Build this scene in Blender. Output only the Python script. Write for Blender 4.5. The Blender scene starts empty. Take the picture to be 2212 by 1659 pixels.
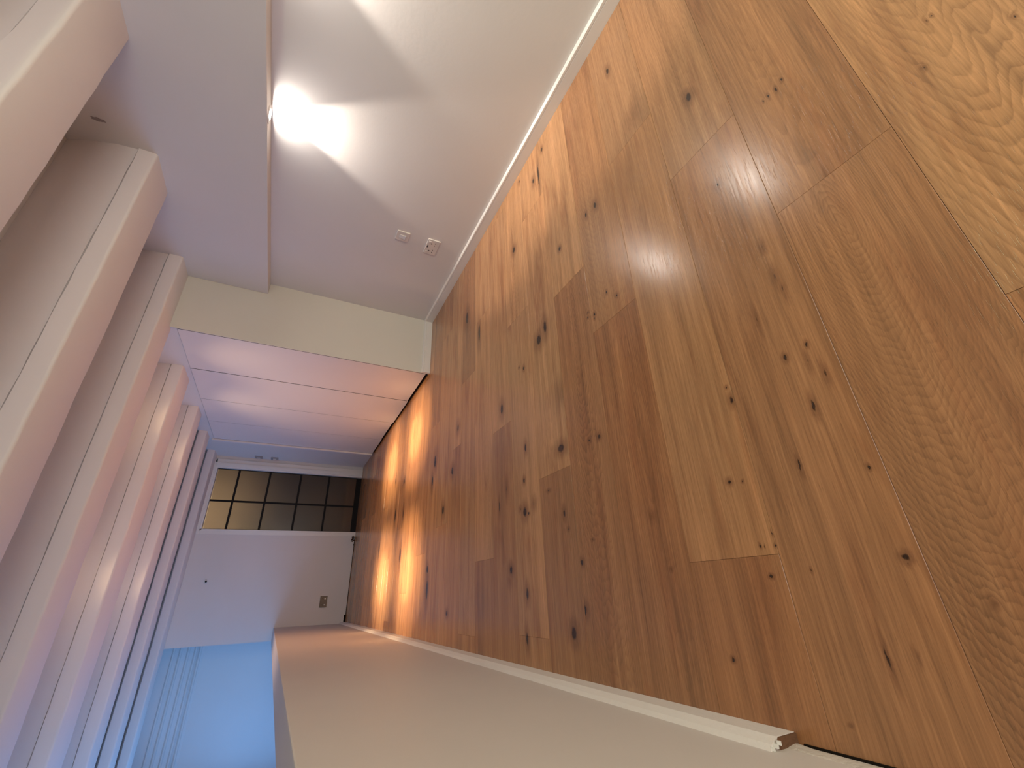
import bpy, bmesh, math, random
from mathutils import Matrix, Vector
random.seed(7)
S = 0.58                      # scene unit -> metres
PI = math.pi
scene = bpy.context.scene
col = scene.collection

# ---------------------------------------------------------------- camera
cam_data = bpy.data.cameras.new('camera')
cam = bpy.data.objects.new('camera', cam_data)
col.objects.link(cam)
R0 = (-0.037163, -0.450654, -0.891925)      # picture right in the room
D0 = (-0.897436, 0.407662, -0.168582)       # picture down
F0 = (0.439576, 0.794181, -0.419583)        # looking direction
M = Matrix(((R0[0], -D0[0], -F0[0], 0.0), (R0[1], -D0[1], -F0[1], 0.0), (R0[2], -D0[2], -F0[2], 1.5 * S), (0, 0, 0, 1)))
cam.matrix_world = M
cam_data.sensor_fit = 'HORIZONTAL'
cam_data.sensor_width = 36.0
cam_data.lens = 922.587 / 2212 * 36.0
cam_data.clip_start = 0.01
cam_data.clip_end = 100
scene.camera = cam

# ---------------------------------------------------------------- colour management, world
scene.view_settings.view_transform = 'Standard'
scene.view_settings.look = 'None'
scene.view_settings.exposure = 0.0
scene.view_settings.gamma = 1.0
scene.view_settings.use_curve_mapping = False
world = bpy.data.worlds.new('dusk_sky')
scene.world = world
world.use_nodes = True
world.node_tree.nodes['Background'].inputs[0].default_value = (0.16, 0.36, 0.85, 1)
world.node_tree.nodes['Background'].inputs[1].default_value = 1.0

# ---------------------------------------------------------------- lights
def area(name, loc, target, sx, sy, energy, color):
    l = bpy.data.lights.new(name, 'AREA'); l.shape = 'RECTANGLE'; l.size = sx * S; l.size_y = sy * S
    l.energy = energy; l.color = color
    o = bpy.data.objects.new(name, l); col.objects.link(o)
    o.location = Vector(loc) * S
    o.rotation_euler = (Vector(target) - Vector(loc)).to_track_quat('-Z', 'Y').to_euler()
    return o
def spot(name, loc, energy, color, angle, blend, radius=0.02, target=None):
    l = bpy.data.lights.new(name, 'SPOT'); l.energy = energy; l.color = color
    l.spot_size = math.radians(angle); l.spot_blend = blend; l.shadow_soft_size = radius
    o = bpy.data.objects.new(name, l); col.objects.link(o)
    o.location = Vector(loc) * S
    if target: o.rotation_euler = (Vector(target) - Vector(loc)).to_track_quat('-Z', 'Y').to_euler()
    return o
WARM = (1.0, 0.66, 0.36)
COOL = (1.0, 0.90, 0.78)
# dusk daylight through the stair window (wall_stair has the opening)
area('stair_window_light', (-3.35, 7.9, 1.6), (-1.0, 8.2, 1.6), 7.0, 2.2, 31, (0.20, 0.48, 1.0))
area('stair_end_fill_light', (-3.16, 11.3, 1.3), (-1.2, 12.4, 1.3), 1.0, 1.6, 3.0, (0.12, 0.42, 1.0))  # added fill for the blue on the end wall, no window of its own
for _y in (2.86, 1.51):
    spot('bulkhead_beam', (3.707, _y, 2.185), 36.0, COOL, 67, 0.45, 0.010)
for _y in (5.95, 7.43):
    for _x in (0.30, 2.12):
        spot('ceiling_beam_core', (_x, _y, 3.70), 520.0, (1.0, 0.82, 0.50), 14, 1.0, 0.02)
        spot('ceiling_beam', (_x, _y, 3.70), 460.0, (1.0, 0.74, 0.42), 28, 1.0, 0.02)
        spot('ceiling_spill', (_x, _y, 3.70), 34.0, WARM, 90, 0.9, 0.03)
# behind the camera: added unseen fill light, then the greenish ceiling lamp
area('rear_fill_light', (1.5, -2.3, 1.7), (1.5, 4.5, 2.2), 3.4, 1.6, 28, (1.0, 0.94, 0.90))
area('rear_ceiling_light', (2.0, -1.25, 3.0), (1.55, -0.2, 0.0), 0.4, 0.3, 15, (0.78, 1.0, 0.58))
_g = area('room_behind_glass_light', (2.0, 11.4, 3.4), (2.0, 14.0, 3.5), 2.0, 0.2, 8, (1.0, 0.80, 0.52))
_g.data.spread = math.radians(75)
# ---------------------------------------------------------------- helpers
def principled(name, base, rough=0.5, spec=0.5, metallic=0.0):
    m = bpy.data.materials.new(name); m.use_nodes = True
    b = m.node_tree.nodes['Principled BSDF']
    b.inputs['Base Color'].default_value = (*base, 1)
    b.inputs['Roughness'].default_value = rough
    b.inputs['Specular IOR Level'].default_value = spec
    b.inputs['Metallic'].default_value = metallic
    return m
def paint(name, base, rough=0.55, amt=0.04, bump=0.15, scale=60.0, spec=0.35):
    """emulsion paint: slight roller texture and very faint cloudiness"""
    m = principled(name, base, rough, spec); nt = m.node_tree; b = nt.nodes['Principled BSDF']
    g = nt.nodes.new('ShaderNodeNewGeometry')
    n = nt.nodes.new('ShaderNodeTexNoise'); n.inputs['Scale'].default_value = 2.3; n.inputs['Detail'].default_value = 5
    nt.links.new(g.outputs['Position'], n.inputs['Vector'])
    mr = nt.nodes.new('ShaderNodeMapRange'); mr.inputs[3].default_value = 1 - amt; mr.inputs[4].default_value = 1 + amt
    nt.links.new(n.outputs['Fac'], mr.inputs[0])
    mx = nt.nodes.new('ShaderNodeVectorMath'); mx.operation = 'SCALE'; mx.inputs[0].default_value = base
    nt.links.new(mr.outputs[0], mx.inputs['Scale']); nt.links.new(mx.outputs[0], b.inputs['Base Color'])
    n2 = nt.nodes.new('ShaderNodeTexNoise'); n2.inputs['Scale'].default_value = scale; n2.inputs['Detail'].default_value = 3
    nt.links.new(g.outputs['Position'], n2.inputs['Vector'])
    bp = nt.nodes.new('ShaderNodeBump'); bp.inputs['Strength'].default_value = bump; bp.inputs['Distance'].default_value = 0.002
    nt.links.new(n2.outputs['Fac'], bp.inputs['Height']); nt.links.new(bp.outputs[0], b.inputs['Normal'])
    return m
class MB:
    """collects shapes given in scene units, links them as ONE mesh object"""
    def __init__(s): s.bm = bmesh.new()
    def box(s, x0, x1, y0, y1, z0, z1, bevel=0.0, seg=2):
        r = bmesh.ops.create_cube(s.bm, size=1.0)
        vs = r['verts']
        for v in vs:
            v.co = Vector(((x0 if v.co.x < 0 else x1), (y0 if v.co.y < 0 else y1), (z0 if v.co.z < 0 else z1))) * S
        if bevel:
            es = list({e for v in vs for e in v.link_edges})
            bmesh.ops.bevel(s.bm, geom=es, offset=bevel * S, segments=seg, affect='EDGES', profile=0.6)
        return s
    def prism(s, pts, axis, a, b):
        """pts: outline in the two other axes; axis 'x','y' or 'z' from a to b"""
        def P(u, v, w):
            return {'x': (w, u, v), 'y': (u, w, v), 'z': (u, v, w)}[axis]
        A = [s.bm.verts.new(Vector(P(u, v, a)) * S) for u, v in pts]
        B = [s.bm.verts.new(Vector(P(u, v, b)) * S) for u, v in pts]
        n = len(pts)
        s.bm.faces.new(A); s.bm.faces.new(B[::-1])
        for i in range(n): s.bm.faces.new((A[i], B[i], B[(i + 1) % n], A[(i + 1) % n]))
        return s
    def disc(s, c, r0, r1, z0, z1, n=32, axis='z'):
        """ring (r0>0) or disc between z0 and z1 about c"""
        def P(r, a, z):
            x, y = r * math.cos(a), r * math.sin(a)
            return {'z': (c[0] + x, c[1] + y, z), 'x': (z, c[0] + x, c[1] + y), 'y': (c[0] + x, z, c[1] + y)}[axis]
        def ring(r, z): return [s.bm.verts.new(Vector(P(r, 2 * PI * i / n, z)) * S) for i in range(n)]
        o0, o1 = ring(r1, z0), ring(r1, z1)
        for i in range(n): s.bm.faces.new((o0[i], o0[(i+1) % n], o1[(i+1) % n], o1[i]))
        if r0 > 0:
            i0, i1 = ring(r0, z0), ring(r0, z1)
            for i in range(n):
                j = (i + 1) % n
                s.bm.faces.new((i0[j], i0[i], i1[i], i1[j])); s.bm.faces.new((o0[j], o0[i], i0[i], i0[j])); s.bm.faces.new((o1[i], o1[j], i1[j], i1[i]))
        else:
            s.bm.faces.new(o0[::-1]); s.bm.faces.new(o1)
        return s
    def build(s, name, mat, parent=None, smooth=False, loc=None):
        bmesh.ops.recalc_face_normals(s.bm, faces=s.bm.faces)
        me = bpy.data.meshes.new(name); s.bm.to_mesh(me); s.bm.free()
        o = bpy.data.objects.new(name, me); col.objects.link(o)
        me.materials.append(mat)
        if smooth:
            for p in me.polygons: p.use_smooth = True
        if parent: o.parent = parent
        return o
def struct(o, label=None):
    o['kind'] = 'structure'
    if label: o['label'] = label
    return o
def part(o, parent):
    o.parent = parent
    o.matrix_parent_inverse = parent.matrix_world.inverted()
    return o
def thing(name, label, cat, group=None, loc=(0, 0, 0)):
    o = bpy.data.objects.new(name, None); col.objects.link(o); o.empty_display_size = 0.05
    o.location = Vector(loc) * S
    bpy.context.view_layer.update()
    o['label'] = label; o['category'] = cat
    if group: o['group'] = group
    return o

# ---------------------------------------------------------------- materials
WHITE = paint('white_wall_paint', (0.74, 0.70, 0.68))
CEIL = paint('ceiling_paint', (0.84, 0.79, 0.76), bump=0.3, scale=40)
CREAM = paint('cream_wall_paint', (0.72, 0.68, 0.61))
HALF = paint('half_wall_paint', (0.64, 0.57, 0.53))
GLOSSW = paint('white_satin_paint', (0.80, 0.76, 0.73), rough=0.35, amt=0.03, bump=0.05, scale=150, spec=0.5)
DOORW = paint('wardrobe_door_paint', (0.78, 0.73, 0.72), rough=0.4, amt=0.02, bump=0.03, scale=120, spec=0.5)
DARK = principled('dark_gap', (0.012, 0.008, 0.006), 0.9, 0.1)
BARM = principled('black_steel', (0.008, 0.006, 0.006), 0.6, 0.2)
PLAST = principled('white_plastic', (0.74, 0.68, 0.64), 0.3, 0.5)
PLASTD = principled('dark_plastic_slot', (0.02, 0.015, 0.012), 0.5, 0.3)
GREYP = principled('grey_plastic', (0.34, 0.31, 0.31), 0.45, 0.4)
BRASS = principled('brushed_metal_plate', (0.15, 0.11, 0.08), 0.45, 0.5, 0.4)
RAWWOOD = paint('raw_wood_end', (0.15, 0.07, 0.036), rough=0.85, amt=0.5, bump=1.0, scale=220)
PLASTER = paint('rough_plaster', (0.58, 0.50, 0.44), rough=0.9, amt=0.25, bump=1.0, scale=160)
def emit(name, c, s):
    m = bpy.data.materials.new(name); m.use_nodes = True; nt = m.node_tree; nt.nodes.clear()
    e = nt.nodes.new('ShaderNodeEmission'); e.inputs[0].default_value = (*c, 1); e.inputs[1].default_value = s
    o = nt.nodes.new('ShaderNodeOutputMaterial'); nt.links.new(e.outputs[0], o.inputs[0]); return m
LENS_COOL = emit('lamp_lens_cool', (1.0, 0.93, 0.84), 1000.0)
LENS_WARM = emit('lamp_lens_warm', WARM, 130.0)
# obscured glass
GLASS = principled('obscured_glass', (0.48, 0.44, 0.40), 0.22, 0.35)
GLASS.node_tree.nodes['Principled BSDF'].inputs['Transmission Weight'].default_value = 0.95
GLASS.node_tree.nodes['Principled BSDF'].inputs['IOR'].default_value = 1.3
# skirting with wear on the front
SKIRT = paint('worn_white_skirting', (0.74, 0.67, 0.63), rough=0.6, amt=0.07, bump=0.5, scale=90)

# ---- oak boards
KNOTS = [(1.9117,0.6939,0.0193,0.0068,0),(1.324,0.4311,0.0196,0.0093,0),(1.5313,0.6348,0.0573,0.0342,1),(0.9494,0.4373,0.0133,0.0082,0.4),(2.0798,1.206,0.0147,0.0082,0),
(1.9585,1.3097,0.0249,0.0132,0.2),(2.1209,1.4555,0.0192,0.0103,0.3),(1.3472,0.8933,0.015,0.0075,0),(1.3523,0.9522,0.0127,0.0054,0),(1.9382,1.2582,0.091,0.0067,0),
(1.0654,0.2214,0.0049,0.0021,0),(1.0548,0.2388,0.0058,0.0022,0),(1.0575,0.2581,0.0067,0.0018,0),(1.0578,0.2715,0.0034,0.0014,0),(0.7678,-0.0574,0.0047,0.0024,0.3),
(0.8041,0.0428,0.0055,0.0026,0.4),(0.8903,0.0001,0.0035,0.0015,0.2),(0.89,0.0083,0.0059,0.0015,0.5),(1.6929,1.5597,0.0201,0.013,0),(1.3449,1.1482,0.0106,0.0083,0),
(1.6894,2.2597,0.0455,0.0217,0),(1.4431,2.0518,0.0674,0.0145,0),(1.0404,1.317,0.0313,0.0128,0),(1.0066,1.374,0.0265,0.0191,0),(0.9209,1.0221,0.0041,0.0041,0),
(0.9025,1.0257,0.0041,0.0041,0),(0.8926,0.9881,0.006,0.0049,0),(0.8765,0.9913,0.004,0.0032,0),(0.8897,0.8644,0.0057,0.0042,0),(0.9358,0.9094,0.006,0.0034,0),
(0.8256,1.7666,0.03,0.0156,0),(0.9366,1.5251,0.0098,0.0061,0),(0.9634,1.569,0.005,0.0045,0),(0.4778,1.2773,0.016,0.0228,0),(0.6952,1.2388,0.0473,0.0371,0.8),
(0.9452,2.395,0.0308,0.0211,0.2),(0.5607,1.5473,0.0186,0.0081,0),(0.4498,1.0524,0.0079,0.007,0),(0.4538,1.1052,0.0065,0.0062,0.3),(0.3807,0.5687,0.0101,0.0057,0.1),
(0.4143,0.5723,0.0035,0.0029,0.2),(0.8508,2.8507,0.0466,0.0219,0),(0.6913,0.3919,0.0157,0.0087,0.7),(0.6038,0.3889,0.0217,0.0065,0.5),(0.5681,0.3836,0.0232,0.0045,0.5),
(0.4181,0.4272,0.0062,0.0036,0),(0.4245,0.3806,0.005,0.0025,0),(0.3909,0.3893,0.0195,0.0042,0.6),(0.3542,0.3692,0.0166,0.0039,0.4),(0.302,0.409,0.0145,0.0041,0.1),
(0.5322,0.4555,0.0284,0.004,0.6),(0.1706,0.3607,0.0037,0.0021,0),(0.2061,0.4695,0.0104,0.0022,0.1),(0.6936,2.4848,0.0261,0.0188,0),(0.4827,2.6405,0.0282,0.0201,0),
(0.2966,1.5796,0.0202,0.0157,0),(0.2861,1.5493,0.0054,0.0061,0),(0.3143,1.6185,0.0113,0.0082,0.4),(0.3163,1.5038,0.0216,0.0147,0.6),(0.2448,1.294,0.0157,0.0072,0.1),
(0.4247,1.5742,0.0117,0.0081,0),(0.4254,1.7427,0.0375,0.0117,0.5),(0.359,1.8201,0.0292,0.0059,0.1),(0.158,2.9212,0.0219,0.0164,0),(0.0367,2.9105,0.0578,0.02,0),
(0.087,1.7232,0.0159,0.0128,0),(-0.0047,1.5908,0.0221,0.0092,0),(-0.1547,1.6096,0.0265,0.009,0.1),(0.08,1.2185,0.0082,0.0076,0),(0.141,1.1495,0.0034,0.0059,0.3),
(-0.0552,1.2291,0.0151,0.011,0),(-0.1204,1.2988,0.0201,0.0143,0),(0.3054,3.6957,0.0622,0.0268,0.1),(0.6687,3.9838,0.072,0.03,0.1),(0.6291,3.6882,0.0524,0.0229,0.3),
(0.4425,4.5855,0.051,0.0328,0.1),(-0.0856,2.5213,0.0134,0.0122,0),(0.0456,1.7351,0.0243,0.0213,1),(0.9939,4.0992,0.0351,0.0286,0.1),(0.9126,3.741,0.0243,0.026,0.1),
(0.7208,2.896,0.0388,0.0165,0),(0.2051,0.6285,0.005,0.0047,0),(0.1998,0.596,0.0024,0.0022,0),(0.0272,0.3611,0.0056,0.0051,0),(0.018,0.3621,0.0031,0.0032,0.5),
(0.0678,0.5965,0.0034,0.0017,0),(0.0651,0.5872,0.0017,0.001,0),(0.0654,0.5643,0.0029,0.0018,0),(0.0872,0.565,0.0034,0.0013,0.1),(0.0108,0.5909,0.0028,0.0035,0),
(-0.0368,0.2849,0.007,0.0046,0.8),(-0.1396,0.7236,0.0039,0.0035,0),(-0.1136,0.4374,0.0229,0.0027,0.2),(-0.1077,0.3976,0.0109,0.0025,0.7),(-0.2123,0.5248,0.0029,0.0031,0.6),
(0.1972,0.4706,0.0138,0.0026,0.3),(0.0171,0.511,0.0037,0.0017,0.4),(0.0381,0.8466,0.0052,0.0046,0.6),(0.1705,0.8804,0.0141,0.0102,0.9),(0.3431,1.3864,0.0052,0.0099,0.3),
(0.1897,1.2771,0.006,0.0056,0.4),]

KNOTS += [(0.872, 0.023, 0.035, 0.017, 2.2), (0.60, 0.12, 0.05, 0.03, 2.4)]
def build_wood():
    ng = bpy.data.node_groups.new('oak_board', 'ShaderNodeTree')
    ng.interface.new_socket('Knot', in_out='INPUT', socket_type='NodeSocketFloat').default_value = 20.0
    ng.interface.new_socket('Shader', in_out='OUTPUT', socket_type='NodeSocketShader')
    N = ng.nodes; L = ng.links
    gi = N.new('NodeGroupInput'); go = N.new('NodeGroupOutput')
    def math_(op, a, b=None, c=None, clamp=False):
        n = N.new('ShaderNodeMath'); n.operation = op; n.use_clamp = clamp
        for i, v in enumerate((a, b, c)):
            if v is None: continue
            if isinstance(v, (int, float)): n.inputs[i].default_value = v
            else: L.new(v, n.inputs[i])
        return n.outputs[0]
    def vec(op, a, b):
        n = N.new('ShaderNodeVectorMath'); n.operation = op
        for i, v in enumerate((a, b)):
            if isinstance(v, tuple): n.inputs[i].default_value = v
            else: L.new(v, n.inputs[i])
        return n.outputs[0]
    def noise(v, scale=1.0, detail=3.0, rough=0.5, dist=0.0):
        n = N.new('ShaderNodeTexNoise'); n.inputs['Scale'].default_value = scale; n.inputs['Detail'].default_value = detail
        n.inputs['Roughness'].default_value = rough; n.inputs['Distortion'].default_value = dist
        L.new(v, n.inputs['Vector']); return n.outputs['Fac']
    def ramp(f, a, b, c=0.0, d=1.0, smooth=True):
        n = N.new('ShaderNodeMapRange'); n.interpolation_type = 'SMOOTHSTEP' if smooth else 'LINEAR'
        L.new(f, n.inputs[0])
        for i, v in enumerate((a, b, c, d)):
            if isinstance(v, (int, float)): n.inputs[i + 1].default_value = v
            else: L.new(v, n.inputs[i + 1])
        return n.outputs[0]
    def mix(f, a, b):
        n = N.new('ShaderNodeMix'); n.data_type = 'RGBA'
        for i, v in ((0, f), (6, a), (7, b)):
            if isinstance(v, (int, float)): n.inputs[i].default_value = v
            elif isinstance(v, tuple): n.inputs[i].default_value = (*v, 1)
            else: L.new(v, n.inputs[i])
        return n.outputs[2]
    geo = N.new('ShaderNodeNewGeometry'); info = N.new('ShaderNodeObjectInfo')
    sep = N.new('ShaderNodeSeparateColor'); L.new(info.outputs['Color'], sep.inputs[0])
    tone, ringamp, v0 = sep.outputs[0], sep.outputs[1], sep.outputs[2]
    rnd = info.outputs['Random']
    off = N.new('ShaderNodeCombineXYZ')
    L.new(math_('MULTIPLY', rnd, 37.0), off.inputs[0]); L.new(math_('MULTIPLY', rnd, 91.0), off.inputs[1]); L.new(math_('MULTIPLY', rnd, 53.0), off.inputs[2])
    P = vec('ADD', geo.outputs['Position'], off.outputs[0])
    # object-space coordinates: the board's own origin is its middle
    tc = N.new('ShaderNodeTexCoord'); so = N.new('ShaderNodeSeparateXYZ'); L.new(tc.outputs['Object'], so.inputs[0])
    u, v = so.outputs[0], so.outputs[1]
    kn = gi.outputs['Knot']
    halo = math_('DIVIDE', 1.0, math_('ADD', 1.0, math_('MULTIPLY', kn, math_('MULTIPLY', kn, 0.30))))
    # cathedral rings
    warp = noise(vec('MULTIPLY', P, (3.0, 16.0, 1.0)), 1.0, 2.0)
    warp2 = noise(vec('MULTIPLY', P, (26.0, 60.0, 1.0)), 1.0, 2.0)
    vv = math_('ADD', math_('SUBTRACT', v, math_('MULTIPLY', math_('SUBTRACT', v0, 0.5), 0.18)), math_('MULTIPLY', math_('SUBTRACT', warp, 0.5), 0.05))
    slope = info.outputs['Alpha']
    vv = math_('MULTIPLY', vv, math_('ADD', 1.0, math_('MULTIPLY', slope, 2.6)))
    zz = math_('ADD', math_('MULTIPLY', math_('SUBTRACT', u, 0.47), slope), math_('MULTIPLY', warp, 0.06))
    rr = math_('SQRT', math_('ADD', math_('MULTIPLY', vv, vv), math_('MULTIPLY', zz, zz)))
    wob = noise(vec('MULTIPLY', P, (30.0, 130.0, 1.0)), 1.0, 2.0)
    rr = math_('ADD', rr, math_('MULTIPLY', math_('SUBTRACT', warp2, 0.5), 0.006))
    rr = math_('ADD', rr, math_('MULTIPLY', math_('SUBTRACT', wob, 0.5), math_('MULTIPLY', slope, 0.022)))
    rr = math_('ADD', rr, math_('MULTIPLY', halo, 0.020))
    ph = math_('FRACT', math_('MULTIPLY', rr, 105.0))
    ringp = math_('POWER', ph, 1.8)
    ringp = math_('MULTIPLY', ringp, ramp(ph, 0.86, 1.0, 1.0, 0.0))
    broad = noise(vec('MULTIPLY', P, (0.9, 5.0, 1.0)), 1.0, 3.0)
    ringm = math_('MULTIPLY', ringp, math_('MULTIPLY', ringamp, ramp(broad, 0.3, 0.7, 0.35, 1.0)))
    # fibres and pores
    fib = noise(vec('MULTIPLY', P, (4.0, 190.0, 1.0)), 1.0, 4.0, 0.6)
    por = noise(vec('MULTIPLY', P, (38.0, 620.0, 1.0)), 1.0, 2.0, 0.5)
    pores = ramp(por, 0.60, 0.72)
    band = noise(vec('MULTIPLY', P, (1.0, 26.0, 1.0)), 1.0, 3.0, 0.55, 0.3)
    light = mix(tone, (0.27, 0.108, 0.046), (0.56, 0.283, 0.126))
    grey = noise(vec('MULTIPLY', P, (0.7, 2.2, 1.0)), 1.0, 2.0)
    c = mix(ramp(grey, 0.35, 0.7, 0.0, 0.35), light, mix(tone, (0.22, 0.105, 0.055), (0.43, 0.26, 0.14)))
    def mul(cin, f):
        n = N.new('ShaderNodeVectorMath'); n.operation = 'SCALE'; L.new(cin, n.inputs[0]); L.new(f, n.inputs['Scale']); return n.outputs[0]
    band2 = noise(vec('MULTIPLY', P, (1.6, 11.0, 1.0)), 1.0, 4.0, 0.6, 0.6)
    c = mix(ramp(band2, 0.48, 0.74, 0.0, 0.62), c, (0.245, 0.092, 0.038))
    c = mul(c, ramp(band, 0.25, 0.75, 0.76, 1.22, False))
    c = mul(c, ramp(fib, 0.25, 0.75, 0.78, 1.20, False))
    fine = noise(vec('MULTIPLY', P, (14.0, 420.0, 1.0)), 1.0, 3.0, 0.6)
    c = mul(c, ramp(fine, 0.3, 0.7, 0.88, 1.12, False))
    c = mul(c, math_('SUBTRACT', 1.0, math_('MULTIPLY', ringm, 0.48)))
    c = mul(c, math_('SUBTRACT', 1.0, math_('MULTIPLY', pores, 0.16)))
    c = mix(ramp(kn, 1.0, 3.4, 0.45, 0.0), c, (0.10, 0.035, 0.014))
    c = mix(ramp(kn, 0.55, 1.15, 0.94, 0.0), c, (0.020, 0.008, 0.004))
    b = N.new('ShaderNodeBsdfPrincipled')
    L.new(c, b.inputs['Base Color'])
    rg = ramp(fib, 0.3, 0.7, 0.19, 0.27, False)
    L.new(rg, b.inputs['Roughness'])
    b.inputs['Specular IOR Level'].default_value = 0.6
    hgt = math_('SUBTRACT', math_('MULTIPLY', fib, 0.5), math_('ADD', math_('MULTIPLY', pores, 0.5), math_('MULTIPLY', ringm, 0.0)))
    bp = N.new('ShaderNodeBump'); bp.inputs['Strength'].default_value = 0.25; bp.inputs['Distance'].default_value = 0.0009
    L.new(hgt, bp.inputs['Height']); L.new(bp.outputs[0], b.inputs['Normal'])
    L.new(b.outputs[0], go.inputs[0])
    return ng
WOOD = build_wood()
def wood_material(knots):
    m = bpy.data.materials.new('oak'); m.use_nodes = True; nt = m.node_tree; nt.nodes.clear()
    g = nt.nodes.new('ShaderNodeGroup'); g.node_tree = WOOD; o = nt.nodes.new('ShaderNodeOutputMaterial')
    nt.links.new(g.outputs[0], o.inputs[0])
    g.inputs['Knot'].default_value = 20.0
    if knots:
        geo = nt.nodes.new('ShaderNodeNewGeometry')
        wn = nt.nodes.new('ShaderNodeTexNoise'); wn.inputs['Scale'].default_value = 90; wn.inputs['Detail'].default_value = 2
        nt.links.new(geo.outputs['Position'], wn.inputs['Vector'])
        sc = nt.nodes.new('ShaderNodeVectorMath'); sc.operation = 'MULTIPLY_ADD'
        sc.inputs[1].default_value = (0.009, 0.006, 0); sc.inputs[2].default_value = (-0.0045, -0.003, 0)
        nt.links.new(wn.outputs['Color'], sc.inputs[0])
        ad = nt.nodes.new('ShaderNodeVectorMath'); ad.operation = 'ADD'
        nt.links.new(geo.outputs['Position'], ad.inputs[0]); nt.links.new(sc.outputs[0], ad.inputs[1])
        last = None
        for (kx, ky, rx, ry, soft) in knots:
            a = nt.nodes.new('ShaderNodeVectorMath'); a.operation = 'MULTIPLY_ADD'
            sx, sy = 1 / rx, 1 / ry
            a.inputs[1].default_value = (sx, sy, 0); a.inputs[2].default_value = (-kx * sx, -ky * sy, 0)
            nt.links.new(ad.outputs[0], a.inputs[0])
            l = nt.nodes.new('ShaderNodeVectorMath'); l.operation = 'LENGTH'; nt.links.new(a.outputs[0], l.inputs[0])
            out = l.outputs['Value']
            if soft > 0:
                s_ = nt.nodes.new('ShaderNodeMath'); s_.operation = 'ADD'; s_.inputs[1].default_value = soft * 1.3
                nt.links.new(out, s_.inputs[0]); out = s_.outputs[0]
            if last is not None:
                mn = nt.nodes.new('ShaderNodeMath'); mn.operation = 'MINIMUM'
                nt.links.new(out, mn.inputs[0]); nt.links.new(last, mn.inputs[1]); out = mn.outputs[0]
            last = out
        nt.links.new(last, g.inputs['Knot'])
    return m
OAK = wood_material([])

# ================================================================ structure
XR, XB, XP, XL, XLO = 3.79, 3.627, 2.89, -0.443, -0.672       # right wall, bulkhead face, wardrobe face, half wall inner/outer
YP, YF = 5.39, 10.90                                          # pier face, far wall
ZC, ZB, ZS = 3.72, 3.062, 2.20                                # ceiling, beam underside, bulkhead underside
XO = -3.20                                                    # outer wall of the stairwell
YBK = -2.6                                                    # back wall behind the camera

# floor: dark bed plus every board as its own object
floor = struct(MB().box(XLO, XR + 0.1, YBK, 14.0, -0.30, -0.036).build('floor', DARK), 'oak board floor')
PITCH = 0.3848
ROW0 = 0.20
LEN = 2.4
JOINT = {-1: 0.62, 0: 1.28, 1: 1.91, 2: 0.085, 3: 1.42, 4: 1.955, 5: 0.69, 6: 2.15, 7: 1.26, 8: 0.25, 9: 2.10, 10: 1.42, 11: 0.68, 12: 1.95, 13: 0.45, 14: 1.15, 15: 2.45, 16: 0.9}
# (row, index of board counted from the half wall) -> tone, ring strength, position of the cathedral
TONE = {(-1, 0): (0.50, 1.0, 0.5, 0.3), (-1, 1): (0.72, 0.8, 0.5, 0.2), (0, 0): (0.40, 1.0, 0.62, 0.5), (0, 1): (0.45, 0.6, 0.6, 0.1), (1, 0): (0.42, 0.35, 0.7), (1, 1): (0.62, 0.35, 0.4),
        (2, 0): (0.36, 0.25, 0.3), (2, 1): (0.60, 0.15, 0.5), (3, 0): (0.16, 0.55, 0.35), (3, 1): (0.42, 0.5, 0.6), (4, 0): (0.26, 0.75, 0.5), (4, 1): (0.78, 0.2, 0.5),
        (5, 0): (0.20, 0.3, 0.3), (5, 1): (0.62, 0.3, 0.5), (6, 0): (0.40, 0.2, 0.5), (6, 1): (0.6, 0.3, 0.4), (7, 0): (0.28, 0.25, 0.4), (7, 1): (0.60, 0.2, 0.5), (8, 0): (0.20, 0.15, 0.4),
        (8, 1): (0.64, 0.2, 0.4), (9, 0): (0.42, 0.2, 0.4), (9, 1): (0.5, 0.2, 0.4), (1, 2): (0.6, 0.3, 0.5), (2, 2): (0.66, 0.3, 0.5), (3, 2): (0.62, 0.3, 0.5), (4, 2): (0.7, 0.3, 0.5), (5, 2): (0.66, 0.3, 0.5), (6, 2): (0.7, 0.3, 0.5), (7, 2): (0.6, 0.2, 0.5), (8, 2): (0.62, 0.2, 0.5), (10, 0): (0.40, 0.2, 0.5), (11, 0): (0.5, 0.2, 0.5), (12, 0): (0.45, 0.2, 0.5)}
rt = random.Random(11)
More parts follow.
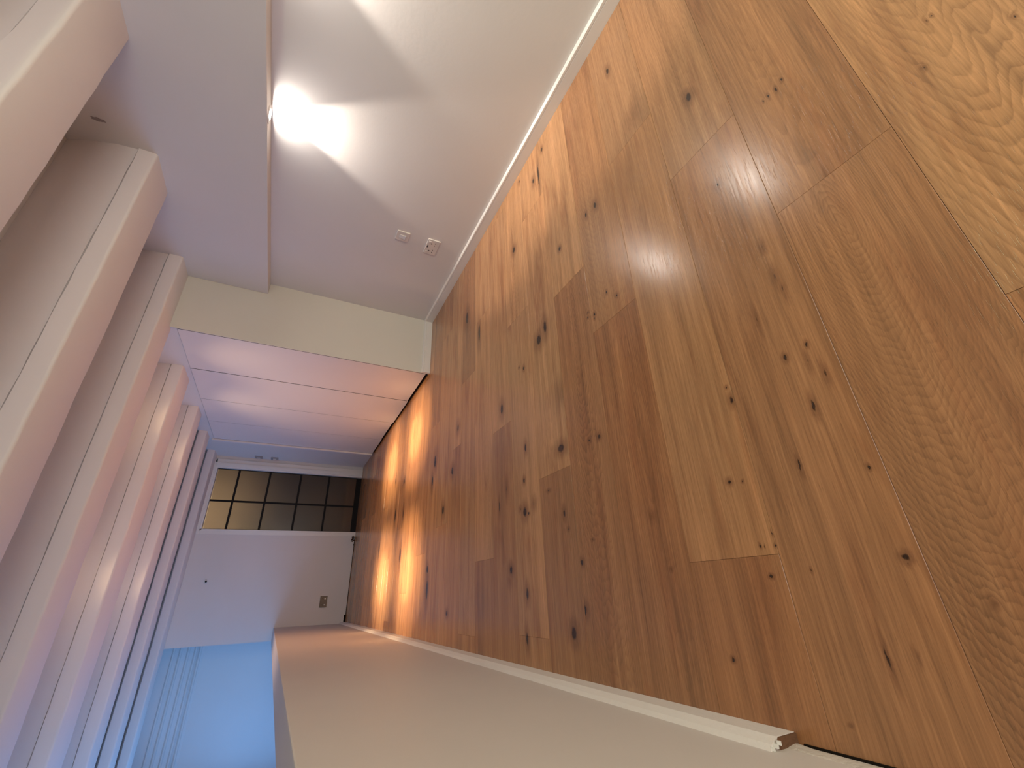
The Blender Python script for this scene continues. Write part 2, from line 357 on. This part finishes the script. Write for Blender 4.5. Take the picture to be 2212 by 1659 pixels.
for row in range(-7, 36):
    y0 = ROW0 + row * PITCH + (0.0 if row < 4 else -0.004 * (row - 4)); y1 = ROW0 + (row + 1) * PITCH + (0.0 if row + 1 < 4 else -0.004 * (row - 3))
    if y0 > 13.9: break
    right = XR if y0 < YP else (XP + 0.3 if y0 < YF else XR)
    j = JOINT.get(row, (row * 0.83) % LEN)
    cuts = [XL - 0.02]
    x = j - LEN * math.ceil((j - XL) / LEN)
    xs = []
    while x < right - 0.12:
        if x > XL + 0.1: xs.append(x)
        x += LEN
    cuts += xs + [right]
    for i in range(len(cuts) - 1):
        x0, x1 = cuts[i] * S, cuts[i + 1] * S
        a0, a1 = y0 * S, y1 * S
        g, c, t = 0.00025, 0.0006, 0.0
        cx, cy = (x0 + x1) / 2, (a0 + a1) / 2
        hx, hy = (x1 - x0) / 2 - g, (a1 - a0) / 2 - g
        lift = rt.uniform(-0.0002, 0.0002)
        vs = []
        for (zz, q) in ((-0.0205, 0.0), (-c * 0.8, 0.0), (lift, c)):
            for sx, sy in ((-1, -1), (1, -1), (1, 1), (-1, 1)):
                vs.append((sx * (hx - q * 0.15), sy * (hy - q), zz))
        fs = [(8, 9, 10, 11), (3, 2, 1, 0)]
        for k in (0, 4):
            for q in range(4): fs.append((k + q, k + (q + 1) % 4, k + 4 + (q + 1) % 4, k + 4 + q))
        me = bpy.data.meshes.new('plank'); me.from_pydata(vs, [], fs); me.update()
        o = bpy.data.objects.new('plank', me); col.objects.link(o); o.location = (cx, cy, 0); o.parent = floor
        kn = [k for k in KNOTS if x0 - 0.01 < k[0] < x1 + 0.01 and a0 < k[1] < a1]
        me.materials.append(wood_material(kn) if kn else OAK)
        tn = TONE.get((row, i), None) or (min(0.9, max(0.05, rt.gauss(0.46, 0.15))), rt.uniform(0.1, 0.6), rt.uniform(0.1, 0.9))
        tn = (min(1.0, max(0.0, tn[0] + (0.16 if row >= 5 else (0.06 if row >= 3 else -0.12)))), *tn[1:])  # tone shifted by row to paint in floor light: brighter far, darker near
        o.color = (*tn[:3], tn[3] if len(tn) > 3 else rt.choice((0.03, 0.06, 0.12, 0.3)))

# walls
wr = struct(MB().box(XR, XR + 0.15, YBK, YP + 0.3, 0.0, ZC).build('wall_right', WHITE), 'white wall on the right under the boxed bulkhead')
bh = MB().box(XB, XR, YBK, YP, ZS, ZC, bevel=0.006).build('bulkhead', WHITE, wr)
# pier with its little end wall
wp = struct(MB().box(XP, XR + 0.15, YP, YP + 0.012, 0.0, ZC).build('wall_pier', CREAM), 'short cream wall facing the camera between bulkhead and wardrobe')
# far wall: left piece, narrow piece above the glazed screen, right piece
GX0, GX1, GZ = 1.405, 2.665, 2.985
wf = struct(MB().box(XLO, GX0 - 0.03, YF, YF + 0.16, -0.02, ZC).box(GX0 - 0.03, GX1 + 0.03, YF, YF + 0.16, GZ + 0.03, ZC).box(GX1 + 0.03, XR, YF, YF + 0.16, -0.02, ZC).build('wall_far', WHITE), 'far white wall with the glazed screen')
# side wall after the wardrobe
ws = struct(MB().box(2.93, 3.1, 9.63, YF, 0.0, ZC).build('wall_side', WHITE), 'short white side wall with two switches')
# half wall along the stairs
hw = struct(MB().box(XLO, XL, YBK, YF, -1.2, 1.350, bevel=0.006, seg=2).build('wall_left', HALF), 'half height wall along the stairwell')
# stairwell shell
st = MB()
st.box(XO - 0.15, XO, YBK, 4.2, -3.0, ZC).box(XO - 0.15, XO, 11.6, 12.6, -3.0, ZC).box(XO - 0.15, XO, 4.2, 11.6, -3.0, 0.5).box(XO - 0.15, XO, 4.2, 11.6, 2.75, ZC)
wst = struct(st.build('wall_stair', WHITE), 'outer wall of the stairwell with its window opening')
MB().box(XO - 0.10, XO - 0.04, 4.2, 4.3, 0.5, 2.75).box(XO - 0.10, XO - 0.04, 11.5, 11.6, 0.5, 2.75).box(XO - 0.10, XO - 0.04, 7.85, 7.95, 0.5, 2.75).box(XO - 0.10, XO - 0.04, 4.2, 11.6, 0.5, 0.6).box(XO - 0.10, XO - 0.04, 4.2, 11.6, 2.65, 2.75).build('window_frame', GLOSSW, wst)
YE = 12.40
we = struct(MB().box(XO, XLO + 0.05, YE, YE + 0.15, -3.0, ZC).build('wall_stair_end', WHITE), 'end wall of the stairwell in blue dusk light')
# stepped cornice on the end wall
prof = []
steps = [(2.60, 0.02), (2.68, 0.05), (2.80, 0.09), (2.93, 0.13), (3.04, 0.18)]
prof = [(YE, 2.56)]
for z, d in steps:
    prof += [(YE - d, z), (YE - d - 0.03, z + 0.012), (YE - d - 0.03, z + 0.035), (YE - d, z + 0.06)]
prof += [(YE - 0.18, 3.34), (YE, 3.34)]
MB().prism(prof, 'x', XO, XLO + 0.05).build('cornice', WHITE, we)
struct(MB().box(XLO, XLO + 0.10, YF + 0.16, YE + 0.15, -3.0, ZC).build('wall_stair_side', WHITE))
struct(MB().box(XO, XLO, YBK, YE, -3.1, -3.0).build('floor_stairwell', GLOSSW))
struct(MB().box(XO - 0.15, XR + 0.15, YBK - 0.15, YBK, -3.0, ZC).build('wall_back', WHITE))
# room behind the glazed screen
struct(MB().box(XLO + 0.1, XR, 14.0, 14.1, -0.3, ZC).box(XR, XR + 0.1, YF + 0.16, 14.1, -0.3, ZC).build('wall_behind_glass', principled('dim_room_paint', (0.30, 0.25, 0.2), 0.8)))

# ceiling and the boxed beams
ceil = struct(MB().box(XO - 0.15, XR + 0.15, YBK - 0.15, 14.1, ZC, ZC + 0.12).build('ceiling', CEIL), 'white ceiling with boxed beams')
MB().box(XO, XLO + 0.05, YF + 0.05, YE, 3.34, ZC).build('lowered_ceiling', CEIL, ceil)
BEAMS = [(-2.06, -1.58), (-0.64, -0.16), (0.76, 1.24), (2.18, 2.64), (3.61, 4.085), (5.03, 5.48), (6.43, 6.93), (7.92, 8.34), (9.16, 9.53), (10.50, 10.90)]
rb = random.Random(3)
for k, (a, b) in enumerate(BEAMS):
    xr = XB if b < 5.4 else (XB if a < YP else XP + 0.04)
    gr, gd = (0.034, 0.14) if k >= 8 else (0.0, 0.03)
    m = MB()
    nseg = 46
    # outline of the section; the lower casing has slightly wavy plastered arrises
    base = [(a, ZB), (b, ZB), (b, ZC), (a + 0.16, ZC), (a + 0.09, 3.56), (a + 0.03, 3.36), (a + 0.014, 3.206 + gr), (a + gd, 3.204 + gr), (a + gd, 3.196), (a, 3.194)]
    rings = []
    for i in range(nseg + 1):
        x = XO + (xr - XO) * i / nseg
        ring = []
        for q, (yy, zz) in enumerate(base):
            w = 0.0025 if q in (0, 1) else (0.003 if q in (6, 9) else 0.0)
            ring.append(m.bm.verts.new(Vector((x, yy + rb.uniform(-w, w), zz + rb.uniform(-w, w))) * S))
        rings.append(ring)
    n = len(base)
    for i in range(nseg):
        for q in range(n): m.bm.faces.new((rings[i][q], rings[i][(q+1) % n], rings[i+1][(q+1) % n], rings[i+1][q]))
    m.bm.faces.new(rings[0]); m.bm.faces.new(rings[-1][::-1])
    bmesh.ops.recalc_face_normals(m.bm, faces=m.bm.faces)
    es = [e for i in range(nseg) for e in (m.bm.edges.get((rings[i][0], rings[i+1][0])), m.bm.edges.get((rings[i][1], rings[i+1][1]))) if e]
    bmesh.ops.bevel(m.bm, geom=es, offset=0.022 * S, segments=3, affect='EDGES', profile=0.5)
    bo = m.build('beam', CEIL, ceil)
    for p in bo.data.polygons: p.use_smooth = abs(p.normal.x) < 0.5
    bo.data.set_sharp_from_angle(angle=math.radians(35))

# skirting boards
def skirt_profile(side):    # right wall board, worn groove near the top
    return [(XR, -0.0), (3.757, 0.0), (3.757, 0.082), (3.762, 0.086), (3.757, 0.090), (3.757, 0.106), (3.766, 0.114), (XR, 0.117)]
sr = struct(MB().prism(skirt_profile(0), 'y', YBK, YP).build('baseboard_right', GLOSSW), 'white skirting board along the right wall')
struct(MB().prism([(YP, 0.0), (YP - 0.033, 0.0), (YP - 0.033, 0.082), (YP - 0.028, 0.086), (YP - 0.033, 0.090), (YP - 0.033, 0.106), (YP - 0.024, 0.114), (YP, 0.117)], 'x', XP, XR - 0.03).build('baseboard_pier', GLOSSW), 'white skirting board across the short cream wall')
bl = struct(MB().prism([(XL, 0.0), (-0.413, 0.0), (-0.413, 0.086), (-0.428, 0.113), (XL, 0.124)], 'y', 1.085, YF).build('baseboard_left', SKIRT), 'white skirting board along the half wall, cut off short')
# its raw sawn end, slightly uneven
m = MB()
pts = [(-0.4435, 0.0), (-0.4145, 0.0), (-0.4145, 0.080), (-0.422, 0.088), (-0.4435, 0.092)]
m.prism(pts, 'y', 1.078, 1.086)
MBo = m.build('sawn_end', RAWWOOD, bl)
m = MB()
for (y0_, x0_, z0_, w_, h_) in ((1.072, -0.432, 0.100, 0.020, 0.010), (1.066, -0.424, 0.094, 0.016, 0.008), (1.078, -0.438, 0.112, 0.014, 0.007)):
    m.prism([(y0_, z0_), (y0_ + w_, z0_ + h_ * 0.3), (y0_ + w_ * 0.6, z0_ + h_), (y0_ - 0.004, z0_ + h_ * 0.8)], 'x', x0_ - 0.004, x0_ + 0.006)
m.build('paint_flake', GLOSSW, bl)
# ragged plaster edge where the skirting is missing, with a dark gap at the floor
m = MB(); rg = random.Random(5)
rows_ = []
for i in range(60):
    y = YBK + (1.08 - YBK) * i / 59
    d = 0.0015 + rg.uniform(0, 0.004)
    z = 0.004 + (0.012 if 0.78 < y < 1.05 else 0.0) + rg.uniform(-0.003, 0.006)
    rows_.append([m.bm.verts.new(Vector(p) * S) for p in ((XL, y, 0.06), (XL + d * 0.5, y, 0.045 + rg.uniform(-.01, .01)), (XL + d, y, z + 0.012), (XL + d * 0.7, y, z), (XL, y, z))])
for i in range(59):
    for q in range(4): m.bm.faces.new((rows_[i][q], rows_[i+1][q], rows_[i+1][q+1], rows_[i][q+1]))
m.build('plaster_edge', PLASTER, hw)
MB().box(XL - 0.001, XL + 0.006, 0.70, 1.06, -0.002, 0.006).box(XL - 0.001, XL + 0.004, YBK, 0.70, -0.002, 0.004).build('floor_gap', DARK, hw)

# door frame style casing round the glazed screen
tr = MB()
tr.box(GX1, GX1 + 0.035, YF - 0.03, YF + 0.12, 0.0, GZ + 0.035, bevel=0.006).box(GX1 + 0.03, GX1 + 0.11, YF - 0.05, YF, 0.0, GZ + 0.035, bevel=0.012).box(GX1 + 0.105, GX1 + 0.19, YF - 0.03, YF, 0.0, GZ + 0.07, bevel=0.01)
struct(tr.build('trim_1', GLOSSW), 'moulded white casing right of the glazed screen')
struct(MB().box(GX0 - 0.032, GX0, YF - 0.012, YF + 0.12, 0.0, GZ, bevel=0.005).box(GX0 - 0.10, GX0 - 0.03, YF - 0.006, YF, 0.0, GZ + 0.06, bevel=0.003).build('trim_2', GLOSSW), 'narrow white lining left of the glazed screen')
struct(MB().box(GX0 - 0.10, GX1 + 0.19, YF - 0.03, YF, GZ + 0.03, ZB + 0.02, bevel=0.006).box(GX0, GX1, YF - 0.02, YF + 0.12, GZ, GZ + 0.035, bevel=0.004).build('trim_3', GLOSSW), 'white casing over the glazed screen')
# glazed screen
win = struct(MB().box(GX0, GX1, YF + 0.055, YF + 0.085, 0.0, 0.115).build('window_1', BARM), 'black steel glazed screen with obscured panes')
XM = 1.985
bz = [0.115, 0.73, 1.34, 1.974, 2.576, GZ]
for z in bz[1:-1]: MB().box(GX0, GX1, YF + 0.045, YF + 0.075, z - 0.021, z + 0.021, bevel=0.003).build('glazing_bar', BARM, win)
MB().box(XM - 0.019, XM + 0.019, YF + 0.04, YF + 0.08, 0.1, GZ, bevel=0.003).build('mullion', BARM, win)
MB().box(GX1 - 0.012, GX1, YF + 0.05, YF + 0.08, 0.1, GZ).box(GX0, GX0 + 0.012, YF + 0.05, YF + 0.08, 0.1, GZ).build('side_frame', BARM, win)
for i in range(5):
    for (a, b) in ((GX0 + 0.012, XM - 0.012), (XM + 0.012, GX1 - 0.012)):
        MB().box(a, b, YF + 0.060, YF + 0.070, bz[i] + (0.014 if i else 0), bz[i + 1] - 0.014).build('pane', GLASS, win)

# ================================================================ fitted wardrobe
W = thing('fitted_wardrobe', 'white full height fitted wardrobe with four flat handleless doors', 'wardrobe', loc=(XP, YP, 0))
def P(o, parent=None):
    return part(o, parent or W)
P(MB().box(XP + 0.06, XP + 0.3, YP + 0.03, 9.60, 0.0, ZC - 0.01).build('carcass', DARK))
dy = [YP + 0.022, 6.450, 7.530, 8.545, 9.552]
gaps = [0.002, 0.018, 0.011, 0.010]
for i in range(4):
    tilt = (0.0, 0.0012, 0.0024, 0.0036)[i]
    d = MB()
    a, b = dy[i] + gaps[i] / 2, dy[i + 1] - (gaps[i + 1] / 2 if i < 3 else 0.006)
    x = XP + tilt
    d.box(x, x + 0.034, a, b, 0.045 - (0.012 if i % 2 else 0), 2.99, bevel=0.0012)
    dr = P(d.build('door', DOORW))
    part(MB().box(x + 0.0012, x + 0.034, a - 0.0022, a - 0.0002, 0.05, 2.985).build('gap_shadow_strip', DARK), dr)  # added dark strip paints the shadow line in the door gap
P(MB().box(XP + 0.012, XP + 0.05, YP + 0.02, 9.56, 2.998, ZC - 0.01).build('top_fascia', WHITE))
P(MB().box(XP + 0.035, XP + 0.06, YP + 0.02, 9.55, 0.0, 0.06).build('plinth', DARK))
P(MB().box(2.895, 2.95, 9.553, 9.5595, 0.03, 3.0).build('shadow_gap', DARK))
P(MB().box(2.862, 3.0, 9.560, 9.628, 0.03, 3.03, bevel=0.004).build('end_panel', DOORW))

# ================================================================ downlights
def downlight(x, y, z, r, label, group, cat_lens, name='recessed_downlight', n=36):
    t = thing(name, label, 'downlight', group, (x, y, z))
    part(MB().disc((x, y), r * 0.60, r, z - 0.008, z, n).build('bezel', PLAST), t)
    part(MB().disc((x, y), r * 0.40, r * 0.62, z - 0.0045, z, n).build('inner_ring', BRASS), t)
    part(MB().disc((x, y), 0.0, r * 0.40, z - 0.005, z - 0.001, n).build('lens', cat_lens), t)
    return t
BX = 3.707
for y in (2.86, 1.51):
    lab = {2.86: 'lit white downlight under the bulkhead, throwing the full bright scallop down the right wall'}.get(y, 'lit white downlight under the bulkhead just beyond the top edge of the photo')
    downlight(BX, y, ZS, 0.073, lab, 'bulkhead downlights', LENS_COOL)
for y in (5.95, 7.43):
    for x in (0.30, 2.12):
        lab = 'warm ceiling downlight over the %s light pool %s' % ('nearer' if y < 6.5 else 'farther', 'beside the half wall' if x < 1 else 'beside the wardrobe')
        downlight(x, y, ZC, 0.073, lab, 'warm ceiling downlights', LENS_WARM)

# ================================================================ electrical plates
# switch on the right wall
def wall_plate(name, label, cat, y, z, w, h):
    t = thing(name, label, cat, None, (XR, y, z))
    part(MB().box(XR - 0.016, XR, y - w/2, y + w/2, z - h/2, z + h/2, bevel=0.006).build('plate', PLAST), t)
    return t
sw = wall_plate('light_switch', 'square white single switch plate, upper of two plates on right wall', 'switch', 3.825, 0.838, 0.148, 0.148)
part(MB().prism([(XR - 0.016, 0.80), (XR - 0.030, 0.806), (XR - 0.018, 0.876), (XR - 0.016, 0.876)], 'y', 3.80, 3.85).build('rocker', PLAST), sw)
so = wall_plate('double_socket', 'white double plug socket, lower of two plates on right wall', 'socket', 3.855, 0.480, 0.245, 0.148)
for s in (-1, 1):
    cy = 3.855 + s * 0.058
    m = MB()
    m.box(XR - 0.0185, XR - 0.015, cy - 0.005, cy + 0.005, 0.492, 0.508).box(XR - 0.0185, XR - 0.015, cy - 0.024, cy - 0.014, 0.455, 0.463).box(XR - 0.0185, XR - 0.015, cy + 0.014, cy + 0.024, 0.455, 0.463)
    part(m.build('pin_holes', PLASTD), so)
    part(MB().box(XR - 0.022, XR - 0.015, cy + s * 0.028 - 0.012, cy + s * 0.028 + 0.012, 0.512, 0.538, bevel=0.002).build('rocker', PLAST), so)
part(MB().box(XR - 0.0235, XR - 0.017, 3.835, 3.845, 0.529, 0.539).box(XR - 0.0235, XR - 0.017, 3.853, 3.863, 0.529, 0.539).build('red_flash', PLASTD), so)
# metal double socket on far wall
fs = thing('metal_socket', 'brushed brown metal double socket low on the far wall', 'socket', None, (-0.012, YF, 0.49))
part(MB().box(-0.122, 0.095, YF - 0.014, YF, 0.418, 0.560, bevel=0.004).build('plate', BRASS), fs)
for s in (-1, 1):
    cx = -0.013 + s * 0.058
    part(MB().box(cx - 0.012, cx + 0.012, YF - 0.021, YF - 0.013, 0.450, 0.476, bevel=0.002).build('rocker', PLAST), fs)
    part(MB().box(cx - 0.004, cx + 0.004, YF - 0.016, YF - 0.013, 0.505, 0.522).box(cx - 0.024, cx - 0.014, YF - 0.016, YF - 0.013, 0.488, 0.496).box(cx + 0.014, cx + 0.024, YF - 0.016, YF - 0.013, 0.488, 0.496).build('pin_holes', PLASTD), fs)
# two switches on the side wall near the glazed screen
def side_switch(label, z):
    t = thing('wall_switch', label, 'switch', None, (2.93, 10.74, z))
    part(MB().box(2.908, 2.93, 10.67, 10.815, z - 0.075, z + 0.075, bevel=0.005).build('plate', GREYP), t)
    part(MB().box(2.898, 2.910, 10.72, 10.765, z - 0.03, z + 0.03, bevel=0.003).build('rocker', PLAST), t)
side_switch('upper of two small grey-white switches beside the glazed screen', 2.262)
side_switch('lower of two small grey-white switches beside the glazed screen', 1.948)

# ================================================================ small marks
n1 = MB().disc((0.425, 2.68), 0.0, 0.011, YF - 0.020, YF, 10, axis='y').disc((0.425, 2.68), 0.0, 0.018, YF - 0.026, YF - 0.020, 10, axis='y').build('wall_nail', PLASTD)
n1['label'] = 'small dark nail in the far wall left of the glazed screen'; n1['category'] = 'nail'
# dark chipped patch high on the bulkhead between two beams
m = MB(); rg = random.Random(9)
c0 = Vector((XB - 0.001, 3.44, 3.43)); ring = []
for i in range(18):
    a = 2 * PI * i / 18; rr = 1.0 + rg.uniform(-0.3, 0.3)
    ring.append(m.bm.verts.new((c0 + Vector((-0.003, math.cos(a) * 0.018 * rr, math.sin(a) * 0.045 * rr))) * S))
m.bm.faces.new(ring)
r_ = bmesh.ops.extrude_face_region(m.bm, geom=list(m.bm.faces)); 
for v in [g for g in r_['geom'] if isinstance(g, bmesh.types.BMVert)]: v.co.x += 0.006 * S
m.build('plaster_chip', principled('chipped_plaster', (0.36, 0.31, 0.30), 0.9), wr)
# broken corner of plaster and loose splinters at the foot of the far wall beside the screen
m = MB()
for (x, z, dx, dz, an) in ((1.262, 0.050, 0.055, 0.016, 0.3), (1.235, 0.070, 0.030, 0.010, -0.5), (1.225, 0.032, 0.05, 0.012, 1.2), (1.290, 0.030, 0.04, 0.010, 0.1), (1.20, 0.055, 0.02, 0.008, 0.9), (1.13, 0.02, 0.02, 0.008, 0.2)):
    ca, sa = math.cos(an), math.sin(an)
    m.prism([(x + ca * u - sa * w, z + sa * u + ca * w) for u, w in ((-dx, 0), (-dx * 0.3, -dz), (dx * 0.8, -dz * 0.5), (dx, dz * 0.2), (0, dz))], 'y', YF - 0.018, YF + 0.001)
o = m.build('broken_plaster', principled('exposed_lath', (0.07, 0.025, 0.012), 0.9), wf)
MB().box(-0.40, 1.30, YF - 0.004, YF + 0.002, -0.018, 0.010).build('floor_gap', DARK, wf)
MB().box(-0.42, -0.28, YF - 0.007, YF + 0.002, 0.0, 0.040).build('corner_crack', DARK, wf)
